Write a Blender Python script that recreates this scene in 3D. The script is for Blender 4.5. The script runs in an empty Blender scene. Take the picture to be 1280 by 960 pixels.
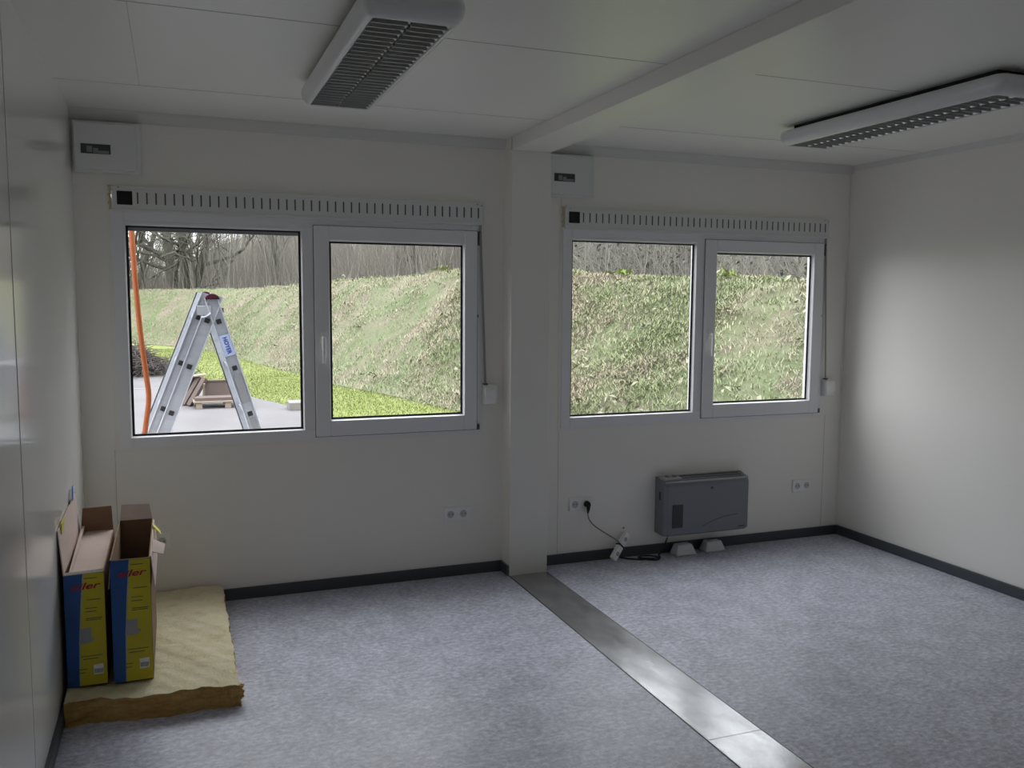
import bpy, bmesh, math, random
import numpy as np
from mathutils import Vector, Matrix
random.seed(7); RNG = np.random.default_rng(7)
SC = bpy.context.scene; COL = SC.collection

# ------------------------------------------------------------------ camera
F = Vector((0.35680803, 0.92921778, -0.09613714))
R_ = Vector((0.93375664, -0.35784318, 0.00684041))
U_ = Vector((0.02804579, 0.0922094, 0.99534459))
CAM = Vector((0.43856, -4.78763, 1.60539))
cd = bpy.data.cameras.new('camera'); cam = bpy.data.objects.new('camera', cd); COL.objects.link(cam)
cd.sensor_width = 36; cd.lens = 1100.5 / 1280 * 36; cd.clip_start = .05; cd.clip_end = 500
M = Matrix((R_, U_, -F)).transposed().to_4x4(); M.translation = CAM; cam.matrix_world = M
SC.camera = cam

# ------------------------------------------------------------------ daylight and exposure
SC.view_settings.view_transform = 'Standard'; SC.view_settings.look = 'None'
SC.view_settings.gamma = 1; SC.view_settings.exposure = 0.13
SC.view_settings.use_curve_mapping = False
W = bpy.data.worlds.new('overcast_sky'); SC.world = W; W.use_nodes = True
nt = W.node_tree; bg = nt.nodes['Background']
tc = nt.nodes.new('ShaderNodeTexCoord'); nz = nt.nodes.new('ShaderNodeTexNoise'); nz.inputs['Scale'].default_value = 2.5
nz.inputs['Detail'].default_value = 4
rp = nt.nodes.new('ShaderNodeValToRGB'); rp.color_ramp.elements[0].color = (.88, .92, .98, 1); rp.color_ramp.elements[1].color = (1, 1, 1, 1)
rp.color_ramp.elements[0].position = .35; rp.color_ramp.elements[1].position = .65
nt.links.new(tc.outputs['Generated'], nz.inputs['Vector']); nt.links.new(nz.outputs['Fac'], rp.inputs['Fac'])
# overcast sky: three times brighter overhead than at the horizon
sx = nt.nodes.new('ShaderNodeSeparateXYZ'); nt.links.new(tc.outputs['Generated'], sx.inputs[0])
gr = nt.nodes.new('ShaderNodeMath'); gr.operation = 'MULTIPLY_ADD'; gr.use_clamp = True; gr.inputs[1].default_value = .70; gr.inputs[2].default_value = .30
nt.links.new(sx.outputs['Z'], gr.inputs[0])
mm = nt.nodes.new('ShaderNodeVectorMath'); mm.operation = 'SCALE'; nt.links.new(rp.outputs['Color'], mm.inputs[0]); nt.links.new(gr.outputs[0], mm.inputs['Scale'])
nt.links.new(mm.outputs[0], bg.inputs['Color']); bg.inputs['Strength'].default_value = 8.6
SC.cycles.use_denoising = True
SC.cycles.max_bounces = 14; SC.cycles.diffuse_bounces = 10; SC.cycles.glossy_bounces = 4; SC.cycles.transparent_max_bounces = 12
SC.cycles.caustics_reflective = False; SC.cycles.caustics_refractive = False; SC.cycles.sample_clamp_indirect = 4

def portal(x0, x1, z0, z1, y, out):
    l = bpy.data.lights.new('window_daylight', 'AREA'); l.shape = 'RECTANGLE'; l.size = x1-x0; l.size_y = z1-z0
    l.cycles.is_portal = True
    o = bpy.data.objects.new('window_daylight', l); COL.objects.link(o)
    o.location = ((x0+x1)/2, y, (z0+z1)/2)
    o.rotation_euler = (math.radians(-90 if out > 0 else 90), 0, 0)   # faces into the room
    return o
DX = 2.4232
for k in (0, 1):
    portal(.22+DX*k, 1.99+DX*k, .89, 1.96, .075, 1)

# ------------------------------------------------------------------ materials
MAT = {}
OUT = .33      # real outdoor surfaces are dark next to the white room
OUTDOOR = {'maroon', 'ladder_blue', 'sticker', 'orange', 'wood_pale', 'wood_dark', 'stone', 'twig', 'bark', 'bark_pale', 'thicket', 'leaf_dark', 'leaf_bright', 'leaf_dead', 'asphalt', 'asphalt_line', 'out_white'}
def pmat(name, col, rough=.6, metal=0, spec=.5, noise=None, bump=None, coord='Object', stretch=(1, 1, 1)):
    """noise=(scale, colour2, lo, hi[, detail]); bump=(scale, strength)"""
    if name in OUTDOOR:
        col = tuple(c*OUT for c in col)
        if noise: noise = (noise[0], tuple(c*OUT for c in noise[1]))+tuple(noise[2:])
    m = bpy.data.materials.new(name); m.use_nodes = True; t = m.node_tree; b = t.nodes['Principled BSDF']
    b.inputs['Base Color'].default_value = (*col, 1); b.inputs['Roughness'].default_value = rough
    b.inputs['Metallic'].default_value = metal; b.inputs['Specular IOR Level'].default_value = spec
    if noise or bump:
        tc = t.nodes.new('ShaderNodeTexCoord'); mp = t.nodes.new('ShaderNodeMapping'); mp.inputs['Scale'].default_value = stretch
        t.links.new(tc.outputs[coord], mp.inputs['Vector'])
    if noise:
        n = t.nodes.new('ShaderNodeTexNoise'); n.inputs['Scale'].default_value = noise[0]
        n.inputs['Detail'].default_value = noise[4] if len(noise) > 4 else 5
        r = t.nodes.new('ShaderNodeValToRGB'); e = r.color_ramp.elements
        e[0].position = noise[2]; e[0].color = (*col, 1); e[1].position = noise[3]; e[1].color = (*noise[1], 1)
        t.links.new(mp.outputs[0], n.inputs['Vector']); t.links.new(n.outputs['Fac'], r.inputs[0]); t.links.new(r.outputs[0], b.inputs['Base Color'])
    if bump:
        n2 = t.nodes.new('ShaderNodeTexNoise'); n2.inputs['Scale'].default_value = bump[0]; n2.inputs['Detail'].default_value = 4
        bp = t.nodes.new('ShaderNodeBump'); bp.inputs['Strength'].default_value = bump[1]; bp.inputs['Distance'].default_value = .01
        t.links.new(mp.outputs[0], n2.inputs['Vector']); t.links.new(n2.outputs['Fac'], bp.inputs['Height']); t.links.new(bp.outputs[0], b.inputs['Normal'])
    MAT[name] = m; return m
pmat('wall_white', (.875, .855, .815), .33, bump=(3, .015))
pmat('wall_side', (.865, .86, .835), .11, bump=(2, .02))
pmat('ceiling_white', (.86, .85, .81), .38, bump=(2, .02))
pmat('trim_white', (.85, .835, .795), .35)
pmat('groove', (.50, .50, .48), .6)
pmat('sash_shadow_grey', (.22, .22, .23), .6)  # shadow tone for the ring around the sash
pmat('slot_grey', (.10, .10, .10), .7)
pmat('socket_grey', (.55, .55, .54), .5)
pmat('skirting', (.055, .065, .075), .45)
pmat('cornice', (.66, .66, .63), .4)  # darker than the other trim: shade of the downward face put into the colour
pmat('upvc', (.84, .84, .87), .28)
pmat('plastic_white', (.74, .75, .74), .35)
pmat('switch_white', (.88, .88, .87), .3)
pmat('gasket', (.008, .008, .012), .5)
pmat('black', (.004, .004, .004), .6)
pmat('lamp_shade_dark', (.03, .03, .03), .7)  # near-black tone for the shaded space above the lamps
pmat('foam', (.58, .52, .34), .9, bump=(60, .5))
pmat('strap', (.34, .33, .31), .8)
pmat('steel_dark', (.12, .12, .12), .4, .8)
pmat('smoked', (.05, .055, .06), .12)
pmat('breaker_grey', (.25, .26, .27), .4)
pmat('heater_grey', (.20, .21, .235), .45)
pmat('heater_light', (.36, .37, .38), .4)
pmat('heater_dark', (.05, .055, .06), .5)
pmat('foot_grey', (.56, .57, .60), .4)
pmat('cable_black', (.008, .008, .008), .5)
pmat('louvre', (.50, .505, .50), .45, .4)
pmat('reflector', (.95, .95, .93), .28, .7)
pmat('lamp_white', (.74, .75, .75), .3)
pmat('tube', (.75, .75, .75), .3)
pmat('cardboard', (.26, .165, .10), .85, noise=(30, (.22, .14, .085), .3, .7))
pmat('cardboard_pale', (.66, .53, .47), .8, noise=(12, (.60, .48, .43), .3, .7))
pmat('cardboard_edge', (.62, .55, .48), .8)
pmat('print_blue', (.012, .085, .30), .35, noise=(9, (.008, .06, .23), .35, .7))
pmat('print_yellow', (.56, .46, .012), .35, noise=(9, (.48, .41, .016), .3, .7))
pmat('print_edge', (.35, .37, .22), .35)
pmat('print_red', (.33, .01, .02), .35)
pmat('print_grey', (.30, .31, .32), .4)
pmat('print_dark', (.07, .08, .04), .5)
pmat('label_white', (.75, .76, .78), .5)
pmat('out_white', (.72, .74, .80), .5)
pmat('label_blue', (.03, .16, .60), .5)
pmat('label_yellow', (.72, .68, .10), .5)
pmat('aluminium', (.40, .42, .47), .45, .25, noise=(8, (.34, .36, .41), .3, .7), stretch=(1, 1, 6))
pmat('aluminium_edge', (.62, .65, .72), .3, .3)
pmat('maroon', (.14, .012, .05), .6, spec=.2)
pmat('ladder_blue', (.02, .06, .8), .4)
pmat('sticker', (1.3, 1.55, 2.2), .4)
pmat('orange', (.85, .19, .02), .5)
pmat('wood_pale', (.62, .50, .38), .8, noise=(14, (.48, .38, .29), .3, .75), stretch=(1, 6, 6))
pmat('wood_dark', (.28, .20, .18), .85, noise=(12, (.19, .14, .12), .3, .75), stretch=(4, 4, 1))
pmat('stone', (.50, .47, .44), .9, noise=(20, (.40, .37, .35), .3, .7))
pmat('twig', (.13, .105, .10), .9)
pmat('bark', (.17, .16, .135), .9, noise=(6, (.24, .24, .18), .35, .7))
pmat('bark_pale', (.60, .57, .48), .9, noise=(5, (.38, .36, .31), .35, .7))
pmat('thicket', (.58, .54, .46), .95, noise=(.5, (.38, .36, .31), .35, .7))
pmat('leaf_dark', (.18, .23, .15), .7, noise=(.7, (.26, .30, .20), .35, .7))
pmat('leaf_bright', (.30, .42, .03), .6)
pmat('leaf_dead', (.55, .54, .36), .8, noise=(3, (.38, .34, .26), .35, .7))
pmat('asphalt', (.24, .225, .24), .9, noise=(1.6, (.31, .30, .315), .3, .7, 9), bump=(60, .6))
pmat('asphalt_line', (.36, .35, .37), .9)

def ramp(t, fac, stops):
    r = t.nodes.new('ShaderNodeValToRGB'); e = r.color_ramp.elements
    while len(e) < len(stops): e.new(.5)
    for k, (p, c) in enumerate(stops): e[k].position = p; e[k].color = (*c, 1)
    t.links.new(fac, r.inputs[0]); return r.outputs[0]
def mixc(t, fac, a, b, mode='MIX'):
    m = t.nodes.new('ShaderNodeMix'); m.data_type = 'RGBA'; m.blend_type = mode
    if isinstance(fac, float): m.inputs[0].default_value = fac
    else: t.links.new(fac, m.inputs[0])
    for s, v in ((6, a), (7, b)):
        if isinstance(v, tuple): m.inputs[s].default_value = (*v, 1)
        else: t.links.new(v, m.inputs[s])
    return m.outputs[2]
def tnoise(t, vec, scale, detail=5, rough=.5, stretch=None):
    if stretch:
        mp = t.nodes.new('ShaderNodeMapping'); mp.inputs['Scale'].default_value = stretch; t.links.new(vec, mp.inputs['Vector']); vec = mp.outputs[0]
    n = t.nodes.new('ShaderNodeTexNoise'); n.inputs['Scale'].default_value = scale; n.inputs['Detail'].default_value = detail
    n.inputs['Roughness'].default_value = rough; t.links.new(vec, n.inputs['Vector']); return n.outputs['Fac']
# marled grey vinyl floor
m = pmat('floor_vinyl', (.3, .3, .34), .42); t = m.node_tree; b = t.nodes['Principled BSDF']
tc = t.nodes.new('ShaderNodeTexCoord'); v = tc.outputs['Object']
c1 = ramp(t, tnoise(t, v, 42, 5, .72, (.85, 1.2, 1)), [(.36, (.33, .34, .42)), (.5, (.48, .49, .58)), (.64, (.66, .67, .76))])
c2 = ramp(t, tnoise(t, v, 7, 3), [(.35, (.88, .88, .88)), (.65, (1.08, 1.08, 1.08))])
t.links.new(mixc(t, 1.0, c1, c2, 'MULTIPLY'), b.inputs['Base Color'])
# worn metal strip
m = pmat('threshold_metal', (.3, .3, .3), .3, .85); t = m.node_tree; b = t.nodes['Principled BSDF']
tc = t.nodes.new('ShaderNodeTexCoord'); v = tc.outputs['Object']
t.links.new(ramp(t, tnoise(t, v, 9, 8, .65, (1, .5, 1)), [(.35, (.36, .36, .37)), (.7, (.52, .52, .53))]), b.inputs['Base Color'])
t.links.new(ramp(t, tnoise(t, v, 6, 8, .7, (1, .4, 1)), [(.3, (.16,)*3), (.7, (.30,)*3)]), b.inputs['Roughness'])
# mineral wool
def wool(name, a, c, dark):
    m = pmat(name, a, .95); t = m.node_tree; b = t.nodes['Principled BSDF']
    tc = t.nodes.new('ShaderNodeTexCoord'); v = tc.outputs['Object']
    col = ramp(t, tnoise(t, v, 7, 9, .7, (1, 1.6, 5)), [(.28, dark), (.45, a), (.72, c)])
    t.links.new(col, b.inputs['Base Color'])
    bp = t.nodes.new('ShaderNodeBump'); bp.inputs['Strength'].default_value = .8; bp.inputs['Distance'].default_value = .02
    t.links.new(tnoise(t, v, 22, 8, .7, (1, 1, 4)), bp.inputs['Height']); t.links.new(bp.outputs[0], b.inputs['Normal'])
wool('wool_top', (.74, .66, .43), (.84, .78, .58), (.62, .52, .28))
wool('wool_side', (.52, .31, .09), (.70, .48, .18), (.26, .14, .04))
# window glass: clear, with a fresnel reflection
m = bpy.data.materials.new('glass'); m.use_nodes = True; t = m.node_tree; t.nodes.clear()
o = t.nodes.new('ShaderNodeOutputMaterial'); mx = t.nodes.new('ShaderNodeMixShader'); tr = t.nodes.new('ShaderNodeBsdfTransparent')
gl = t.nodes.new('ShaderNodeBsdfGlossy'); gl.inputs['Roughness'].default_value = .01; tr.inputs[0].default_value = (.96, .965, .96, 1)
def mth(op, a, b_=None):
    n = t.nodes.new('ShaderNodeMath'); n.operation = op
    for i_, v_ in ((0, a), (1, b_)):
        if v_ is None: continue
        if isinstance(v_, (int, float)): n.inputs[i_].default_value = v_
        else: t.links.new(v_, n.inputs[i_])
    return n
ge = t.nodes.new('ShaderNodeNewGeometry'); dt = t.nodes.new('ShaderNodeVectorMath'); dt.operation = 'DOT_PRODUCT'
t.links.new(ge.outputs['Incoming'], dt.inputs[0]); t.links.new(ge.outputs['Normal'], dt.inputs[1])
ab = mth('ABSOLUTE', dt.outputs['Value']); iv_ = mth('SUBTRACT', 1.0, ab.outputs[0]); pw = mth('POWER', iv_.outputs[0], 5.0)
ml = mth('MULTIPLY', pw.outputs[0], .96); fr = mth('ADD', ml.outputs[0], .04)
t.links.new(fr.outputs[0], mx.inputs[0]); t.links.new(tr.outputs[0], mx.inputs[1]); t.links.new(gl.outputs[0], mx.inputs[2]); t.links.new(mx.outputs[0], o.inputs[0])
MAT['glass'] = m
# grass ground and grass blades
def grass_mat(name, green, green2, straw, soil, patch=.8, lo=.42, hi=.62, blade=False):
    green, green2, straw, soil = [tuple(c*OUT for c in q) for q in (green, green2, straw, soil)]
    m = pmat(name, green, .85, spec=.2); t = m.node_tree; b = t.nodes['Principled BSDF']
    g = t.nodes.new('ShaderNodeNewGeometry'); v = g.outputs['Position']
    a = ramp(t, tnoise(t, v, patch*2.2, 5, .6), [(.35, green), (.65, green2)])
    c = mixc(t, ramp(t, tnoise(t, v, patch, 6, .65), [(lo, (0, 0, 0)), (hi, (1, 1, 1))]), a, straw)
    if blade:
        c = mixc(t, 1.0, c, ramp(t, g.outputs['Random Per Island'], [(0, (.82, .84, .8)), (.5, (1, 1, 1)), (1, (1.15, 1.12, 1.1))]), 'MULTIPLY')
    else:
        c = mixc(t, ramp(t, tnoise(t, v, patch*2.6, 8, .75), [(.55, (0, 0, 0)), (.66, (1, 1, 1))]), c, soil)
        bp = t.nodes.new('ShaderNodeBump'); bp.inputs['Strength'].default_value = .9; bp.inputs['Distance'].default_value = .04
        t.links.new(tnoise(t, v, 14, 8, .75), bp.inputs['Height']); t.links.new(bp.outputs[0], b.inputs['Normal'])
    t.links.new(c, b.inputs['Base Color'])
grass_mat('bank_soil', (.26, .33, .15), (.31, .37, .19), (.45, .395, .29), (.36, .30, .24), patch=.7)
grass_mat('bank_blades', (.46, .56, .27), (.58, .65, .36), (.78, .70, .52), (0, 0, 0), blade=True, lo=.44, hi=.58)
grass_mat('lawn_soil', (.42, .51, .13), (.48, .56, .17), (.52, .54, .24), (.36, .43, .13), patch=.6, lo=.55, hi=.8)
grass_mat('lawn_blades', (.46, .55, .17), (.58, .66, .25), (.60, .62, .32), (0, 0, 0), patch=.6, blade=True, lo=.55, hi=.8)
grass_mat('wood_floor', (.34, .32, .27), (.40, .38, .32), (.46, .43, .37), (.28, .26, .23), patch=.25)

# ------------------------------------------------------------------ helpers
def tagp(o, label=None, cat=None, group=None, kind=None):
    if label: o['label'] = label
    if cat: o['category'] = cat
    if group: o['group'] = group
    if kind: o['kind'] = kind
    return o
def obj(name, bm, mat, parent=None, bevel=0, smooth=False, kind=None, label=None):
    me = bpy.data.meshes.new(name)
    if isinstance(bm, bmesh.types.BMesh):
        bmesh.ops.recalc_face_normals(bm, faces=bm.faces); bm.to_mesh(me); bm.free()
    else: me = bm
    o = bpy.data.objects.new(name, me); COL.objects.link(o)
    for k in (mat if isinstance(mat, (list, tuple)) else [mat]): me.materials.append(MAT[k])
    if parent: o.parent = parent; o.matrix_parent_inverse = Matrix.Translation(parent.location).inverted() if parent.type == 'EMPTY' else Matrix()
    if bevel:
        md = o.modifiers.new('bevel', 'BEVEL'); md.width = bevel; md.segments = 2; md.limit_method = 'ANGLE'
    if smooth:
        for p in me.polygons: p.use_smooth = True
    if kind: o['kind'] = kind
    if label: o['label'] = label
    return o
def empty(name, loc, label=None, cat=None, group=None, kind=None):
    o = bpy.data.objects.new(name, None); COL.objects.link(o); o.location = loc; o.empty_display_size = .1
    return tagp(o, label, cat, group, kind)
def BM(): return bmesh.new()
def box(bm, x0, x1, y0, y1, z0, z1, mi=0):
    vs = [bm.verts.new((x, y, z)) for x in (x0, x1) for y in (y0, y1) for z in (z0, z1)]
    for f in ((0, 1, 3, 2), (4, 6, 7, 5), (0, 4, 5, 1), (2, 3, 7, 6), (0, 2, 6, 4), (1, 5, 7, 3)):
        fc = bm.faces.new([vs[i] for i in f]); fc.material_index = mi
    return bm
def quad(bm, pts, mi=0):
    f = bm.faces.new([bm.verts.new(p) for p in pts]); f.material_index = mi; return f
def bar(bm, p0, p1, w, t, side=(0, 1, 0)):
    """bar from p0 to p1; t along side, w across"""
    p0, p1 = Vector(p0), Vector(p1); d = (p1-p0).normalized(); s = Vector(side); s = (s-d*s.dot(d)).normalized(); n = d.cross(s)
    vs = []
    for p in (p0, p1):
        for a, c in ((-1, -1), (1, -1), (1, 1), (-1, 1)): vs.append(bm.verts.new(p+n*a*w/2+s*c*t/2))
    for f in ((0, 1, 2, 3), (7, 6, 5, 4), (0, 4, 5, 1), (1, 5, 6, 2), (2, 6, 7, 3), (3, 7, 4, 0)): bm.faces.new([vs[i] for i in f])
    return bm
def tube(bm, pts, rad, n=8, cap=True):
    pts = [Vector(p) for p in pts]; rings = []
    up = Vector((0, 0, 1))
    for i, p in enumerate(pts):
        d = (pts[min(i+1, len(pts)-1)]-pts[max(i-1, 0)]).normalized()
        s = d.cross(up if abs(d.z) < .95 else Vector((1, 0, 0))).normalized(); q = d.cross(s)
        r = rad[i] if isinstance(rad, (list, tuple)) else rad
        rings.append([bm.verts.new(p+(s*math.cos(2*math.pi*k/n)+q*math.sin(2*math.pi*k/n))*r) for k in range(n)])
    for a, c in zip(rings, rings[1:]):
        for k in range(n): bm.faces.new((a[k], a[(k+1) % n], c[(k+1) % n], c[k]))
    if cap: bm.faces.new(rings[0][::-1]); bm.faces.new(rings[-1])
    return bm
def spline(P, n=8):
    P = [Vector(p) for p in P]; Q = [2*P[0]-P[1]]+P+[2*P[-1]-P[-2]]; out = []
    for i in range(1, len(Q)-2):
        for k in range(n):
            t = k/n; a, b_, c, d = Q[i-1:i+3]
            out.append(.5*((2*b_)+(-a+c)*t+(2*a-5*b_+4*c-d)*t*t+(-a+3*b_-3*c+d)*t**3))
    out.append(P[-1]); return out
def cyl(bm, c, axis, r, h, n=20, r2=None):
    c = Vector(c); a = Vector(axis).normalized(); return tube(bm, [c, c+a*h], [r, r if r2 is None else r2], n)
def text(name, body, size, origin, xdir, ydir, mat, parent, squash=1, shear=0, extrude=.0004):
    cu = bpy.data.curves.new(name, 'FONT'); cu.body = body; cu.size = size; cu.extrude = extrude; cu.align_x = 'CENTER'; cu.align_y = 'CENTER'; cu.shear = shear
    cu.resolution_u = 3; cu.offset = size*.02
    tmp = bpy.data.objects.new(name, cu); COL.objects.link(tmp); dg = bpy.context.evaluated_depsgraph_get()
    me = bpy.data.meshes.new_from_object(tmp.evaluated_get(dg)); bpy.data.objects.remove(tmp)
    X = Vector(xdir).normalized(); Y = Vector(ydir).normalized(); Z = X.cross(Y)
    mt = Matrix((X*squash, Y, Z)).transposed().to_4x4(); mt.translation = Vector(origin); me.transform(mt)
    me.materials.clear()
    return obj(name, me, mat, parent)
def npmesh(name, verts, faces, nper):
    me = bpy.data.meshes.new(name); nv, nf = len(verts), len(faces)
    me.vertices.add(nv); me.vertices.foreach_set('co', np.asarray(verts, np.float32).ravel())
    me.loops.add(nf*nper); me.loops.foreach_set('vertex_index', np.asarray(faces, np.int32).ravel())
    me.polygons.add(nf); me.polygons.foreach_set('loop_start', np.arange(0, nf*nper, nper, dtype=np.int32))
    me.update(calc_edges=True); me.validate(); return me

H = 2.5; XR = 4.698; YF = -5.92; T = .06
# ------------------------------------------------------------------ room shell
def S(name, bm, mat, bevel=0): return obj(name, bm, mat, kind='structure', bevel=bevel)
bm = BM(); box(bm, -T, XR+T, YF-T, T, -.1, 0); S('floor', bm, 'floor_vinyl')
bm = BM(); box(bm, -T, XR+T, YF-T, T, H, H+.12); S('ceiling', bm, 'ceiling_white')
bm = BM(); box(bm, -T, 0, YF, 0, 0, H); S('wall_left', bm, 'wall_side')
bm = BM(); box(bm, XR, XR+T, YF, 0, 0, H); S('wall_right', bm, 'wall_white')
WX0, WX1, WZ0, WZ1 = .165, 2.085, .838, 2.14
def wall_with_windows(name, y0, y1):
    bm = BM(); xs = [-T]
    for k in (0, 1): xs += [WX0+DX*k, WX1+DX*k]
    xs.append(XR+T)
    box(bm, xs[0], xs[-1], y0, y1, 0, WZ0); box(bm, xs[0], xs[-1], y0, y1, WZ1, H)
    for a in (0, 2, 4): box(bm, xs[a], xs[a+1], y0, y1, WZ0, WZ1)
    S(name, bm, 'wall_white')
wall_with_windows('wall_back', 0, T)
bm = BM(); box(bm, -T, XR+T, YF-T, YF, 0, H); S('wall_front', bm, 'wall_white')
bm = BM(); box(bm, 3.0, 3.95, YF, YF+.02, 0, 2.05); box(bm, 3.06, 3.89, YF+.02, YF+.035, .01, 1.99); S('door_1', bm, 'trim_white', .004)
# beam, column, floor strip
B1, B2, CD, HS = 2.22, 2.457, .1265, 2.43
bm = BM(); box(bm, B1, B2, YF, 0, HS, H); S('trim_1', bm, 'trim_white', .003)
bm = BM(); box(bm, B1, B2, -CD, 0, 0, HS); S('trim_2', bm, 'trim_white', .003)
bm = BM()
for y0, y1 in ((-2.168, -CD), (-4.1, -2.171), (YF, -4.103)): box(bm, B1+.003, B2-.003, y0, y1, 0, .002)
S('trim_3', bm, 'threshold_metal')
bm = BM(); box(bm, B1-.002, B1+.003, YF, -CD, 0, .0015); box(bm, B2-.003, B2+.002, YF, -CD, 0, .0015); S('trim_4', bm, 'gasket')
# cornices
def cornice(name, pts): 
    bm = BM(); n = len(pts)//2
    a = [bm.verts.new(p) for p in pts[:n]]; c = [bm.verts.new(p) for p in pts[n:]]
    for k in range(n): bm.faces.new((a[k], a[(k+1) % n], c[(k+1) % n], c[k]))
    bm.faces.new(a); bm.faces.new(c[::-1]); S(name, bm, 'cornice')
for nm, xa, xb in (('trim_5', 0, B1), ('trim_6', B2, XR)):
    prof = [(0, H), (-.05, H), (-.045, H-.012), (-.012, H-.048), (0, H-.052)]
    cornice(nm, [(xa, y, z) for y, z in prof]+[(xb, y, z) for y, z in prof])
prof = [(XR, H), (XR-.03, H), (XR-.026, H-.008), (XR-.006, H-.03), (XR, H-.032)]
cornice('trim_7', [(x, 0, z) for x, z in prof]+[(x, YF, z) for x, z in prof])
# ceiling panel joints, wall panel joints
bm = BM()
for y in (-.62, -1.77, -2.92, -4.07, -5.2):
    for xa, xb in ((0, B1), (B2, XR-.03)): box(bm, xa, xb, y-.0012, y+.0012, H-.0012, H+.001)
box(bm, .33, .3315, -1.77, -.62, H-.001, H+.001)
S('trim_8', bm, 'groove')
bm = BM()
for y in (-1.83, -2.98, -4.13): box(bm, -.001, .0012, y-.0012, y+.0012, .06, H)
S('trim_9', bm, 'groove')
bm = BM()
for x, z1 in ((.145, WZ0), (2.578, H-.06), (4.56, WZ0)): box(bm, x-.001, x+.001, -.0012, .001, .06, z1)
S('trim_10', bm, 'groove')
bm = BM(); box(bm, XR-.018, XR-.012, -.006, 0, .06, H-.03); S('trim_11', bm, 'trim_white')
bm = BM(); box(bm, B1-.004, B1+.001, -CD-.001, -CD+.003, HS, H-.005); S('trim_12', bm, 'groove')
# baseboards
HB = .062
bm = BM(); box(bm, 0, B1-.012, -.014, 0, 0, HB); box(bm, B1-.012, B1, -CD+.002, 0, 0, HB)
S('baseboard_back_left', bm, 'skirting', .002)
bm = BM(); box(bm, B2, XR, -.014, 0, 0, HB); S('baseboard_back_right', bm, 'skirting', .002)
bm = BM(); box(bm, 0, .014, YF, -.014, 0, HB); S('baseboard_left', bm, 'skirting', .002)
bm = BM(); box(bm, XR-.014, XR, YF, -.014, 0, HB); S('baseboard_right', bm, 'skirting', .002)
bm = BM(); box(bm, .014, XR-.014, YF, YF+.014, 0, HB); S('baseboard_front', bm, 'skirting', .002)

# ------------------------------------------------------------------ windows
def ring(bm, x0, x1, z0, z1, ix0, ix1, iz0, iz1, y0, y1):
    box(bm, x0, ix0, y0, y1, z0, z1); box(bm, ix1, x1, y0, y1, z0, z1)
    box(bm, ix0, ix1, y0, y1, z0, iz0); box(bm, ix0, ix1, y0, y1, iz1, z1)
def bead(bm, x0, x1, z0, z1, y0, y1, s):
    """chamfered glazing bead around an opening: wide at the room side y0, narrowing by s at y1"""
    o = [(x0, z0), (x1, z0), (x1, z1), (x0, z1)]; i = [(x0+s, z0+s), (x1-s, z0+s), (x1-s, z1-s), (x0+s, z1-s)]
    A = [bm.verts.new((x, y0, z)) for x, z in o]; Bv = [bm.verts.new((x, y1, z)) for x, z in i]; Cv = [bm.verts.new((x, y1, z)) for x, z in o]
    for k in range(4):
        j = (k+1) % 4
        bm.faces.new((A[k], A[j], Bv[j], Bv[k])); bm.faces.new((Bv[k], Bv[j], Cv[j], Cv[k])); bm.faces.new((Cv[k], Cv[j], A[j], A[k]))
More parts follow.
